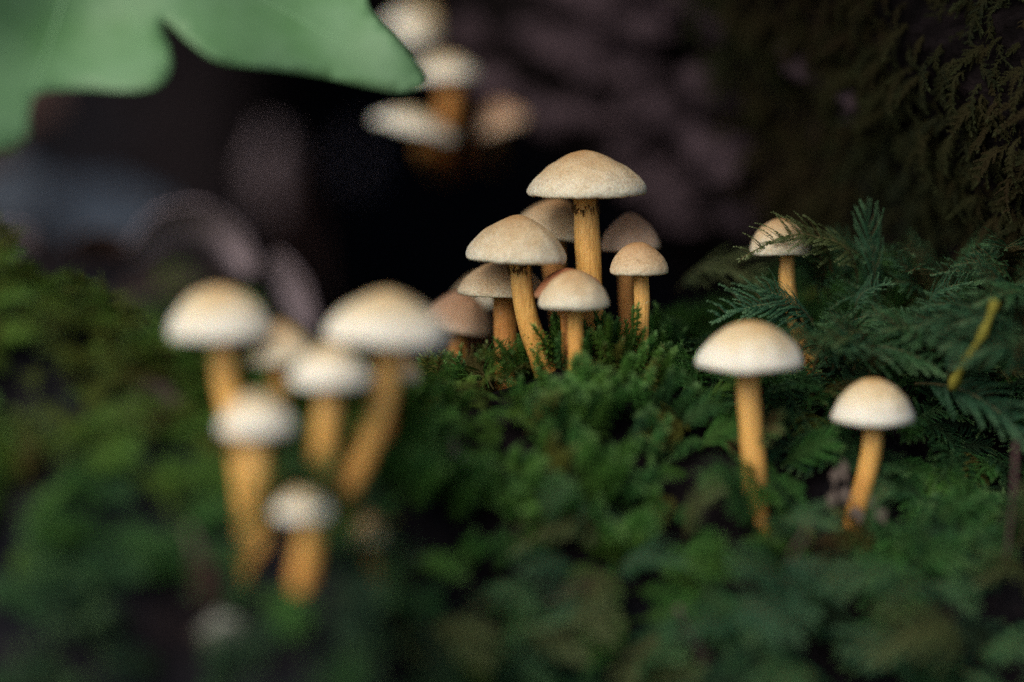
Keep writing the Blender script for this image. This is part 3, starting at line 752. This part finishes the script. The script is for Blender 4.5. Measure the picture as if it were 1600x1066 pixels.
arch([(430, 400), (455, 430), (475, 470), (485, 520)], .75, .0065, 0, 'small mauve dead leaf standing behind the blurred clump', 2)
arch([(-20, 370), (20, 362), (60, 372)], .75, .006, 0, 'pale mauve leaf scrap low beside the moss bank', 3)
arch([(110, 385), (160, 372), (205, 385)], .77, .007, 3, 'rusty dead leaf curled next to the arched mauve one', 4)
dead_leaf(P(330, 925, .507), .022, .0028, Vector((.25, .5, -1)), Vector((0, -1, .5)), .6, .2, 3, 'narrow reddish dead leaf standing in the front moss', seed=5)
dead_leaf(P(347, 985, .505), .009, .0035, Vector((1, .2, .2)), Vector((0, -1, .7)), .5, .2, 4, 'small pale leaf scrap lying on the front moss', seed=6)
dead_leaf(P(722, 735, .557), .011, .0016, Vector((.3, .3, -1)), Vector((0, -1, .5)), .5, .2, 0, 'small grey mauve leaf scrap stuck in the middle moss', seed=7)
dead_leaf(P(905, 920, .553), .012, .002, Vector((1, .2, .35)), Vector((0, -1, .7)), .5, .3, 3, 'small rusty leaf scrap on the lower moss slope', seed=8)
dead_leaf(P(1090, 1010, .552), .016, .002, Vector((.5, .2, -1)), Vector((0, -1, .7)), .5, .3, 1, 'thin brown leaf scrap drooping at the foot of the slope', seed=9)
dead_leaf(P(240, 635, .538), .016, .006, Vector((1, .2, .2)), Vector((0, -1, .9)), .8, .3, 1, 'brown dead leaf lying on the moss bank beside the clump', seed=12)
rl = random.Random(3)
for i in range(75):
    px, y = rl.uniform(-250, 1000), None
    Y = rl.uniform(.82, 1.30); X = (px-800)*K*Y
    z = float(ground_z([X], [Y])[0]); e = .01
    a = moss_z([X+e, X-e, X, X], [Y, Y, Y+e, Y-e]); nrm = Vector((-(a[0]-a[1])/(2*e), -(a[2]-a[3])/(2*e), 1)).normalized()
    f = Vector((rl.uniform(-1, 1), rl.uniform(-1, 1), rl.uniform(-.5, .5))); f = f-nrm*f.dot(nrm)
    dead_leaf(Vector((X, Y, z))+nrm*.006, rl.uniform(.03, .07), rl.uniform(.010, .022), f, nrm+Vector((rl.uniform(-.4, .4), rl.uniform(-.4, .4), 0)), rl.uniform(-1.2, 1.6), rl.uniform(-.3, .5), (mi := rl.choice((0, 1, 1, 1, 2, 2, 2, 3))),
              'fallen %s leaf on the dim bank far behind the moss' % ('mauve grey', 'dark brown', 'slate blue', 'rust red')[mi], 'fallen %s leaves on the dim bank' % ('mauve', 'brown', 'slate', 'rust')[mi], 20+i)

# ------------------------------------------------------------------ small sticks and debris
LICHEN = simple('lichen_twig', (.30, .27, .04), .8, 900, (.14, .13, .02), .0006)
tw = catmull([P(1488, 606, .588), P(1510, 562, .580), P(1536, 520, .577), P(1557, 470, .575)], 24)
V, F, T = tube(tw, [(.0010+.0004*math.sin(i*.9))*(1-.35*i/24)+.0002 for i in range(25)], 9, .35, 4)
r = mesh_obj('twig', [v-tw and Vector(v)-Vector(tw[0]) if False else Vector(v)-Vector(tw[0]) for v in V], F, LICHEN, loc=Vector(tw[0]))
tag(r, 'yellow green lichen-covered twig slanting out of the dark moss bank', 'twig')
TWIG = simple('brown_twig', (.09, .05, .045), .8, 600, (.05, .03, .03), .0004)
for pts, lab in (([(1588, 690, .57), (1583, 780, .565), (1572, 880, .56)], 'thin brown twig hanging in the dark moss below the bank'),
                 ([(1235, 870, .54), (1255, 840, .541), (1262, 810, .542)], 'short reddish twig stub between the two slope mushrooms')):
    tw = catmull([P(*q) for q in pts], 14)
    V, F, T = tube(tw, [.0006*(1-.4*i/14) for i in range(15)], 6, .3, 2)
    tag(mesh_obj('twig', [Vector(v)-Vector(tw[0]) for v in V], F, TWIG, loc=Vector(tw[0])), lab, 'twig')
DEB = leafy('grey_brown_debris', (.16, .12, .10), (.09, .07, .055), transl=.1, rough=.8, scale=300)
rd = random.Random(9)
for i, (px, py) in enumerate([(1305, 745), (1320, 770), (1338, 800), (1362, 790), (1318, 735), (1375, 805), (1300, 780)]):
    V, F = [], []; c = P(px, py, .573)
    a = rd.random()*6
    n = 7
    for L_, sc_ in ((0, 1), (.0006, .8)):
        for k in range(n):
            an = 2*math.pi*k/n; q = rd.uniform(.5, 1.2)*.0018
            V.append(Vector((math.cos(an+a)*q*sc_, L_-.0003, math.sin(an+a)*q*1.3*sc_+.4*q*math.sin(3*an))))
    F = [tuple(range(n))[::-1], tuple(range(n, 2*n))]+[(k, (k+1) % n, n+(k+1) % n, n+k) for k in range(n)]
    tag(mesh_obj('plant_debris', V, F, DEB, loc=c, smooth=False), 'crumpled brown plant scrap at the foot of the short curved mushroom', 'plant debris', 'plant scraps at the curved stem foot')
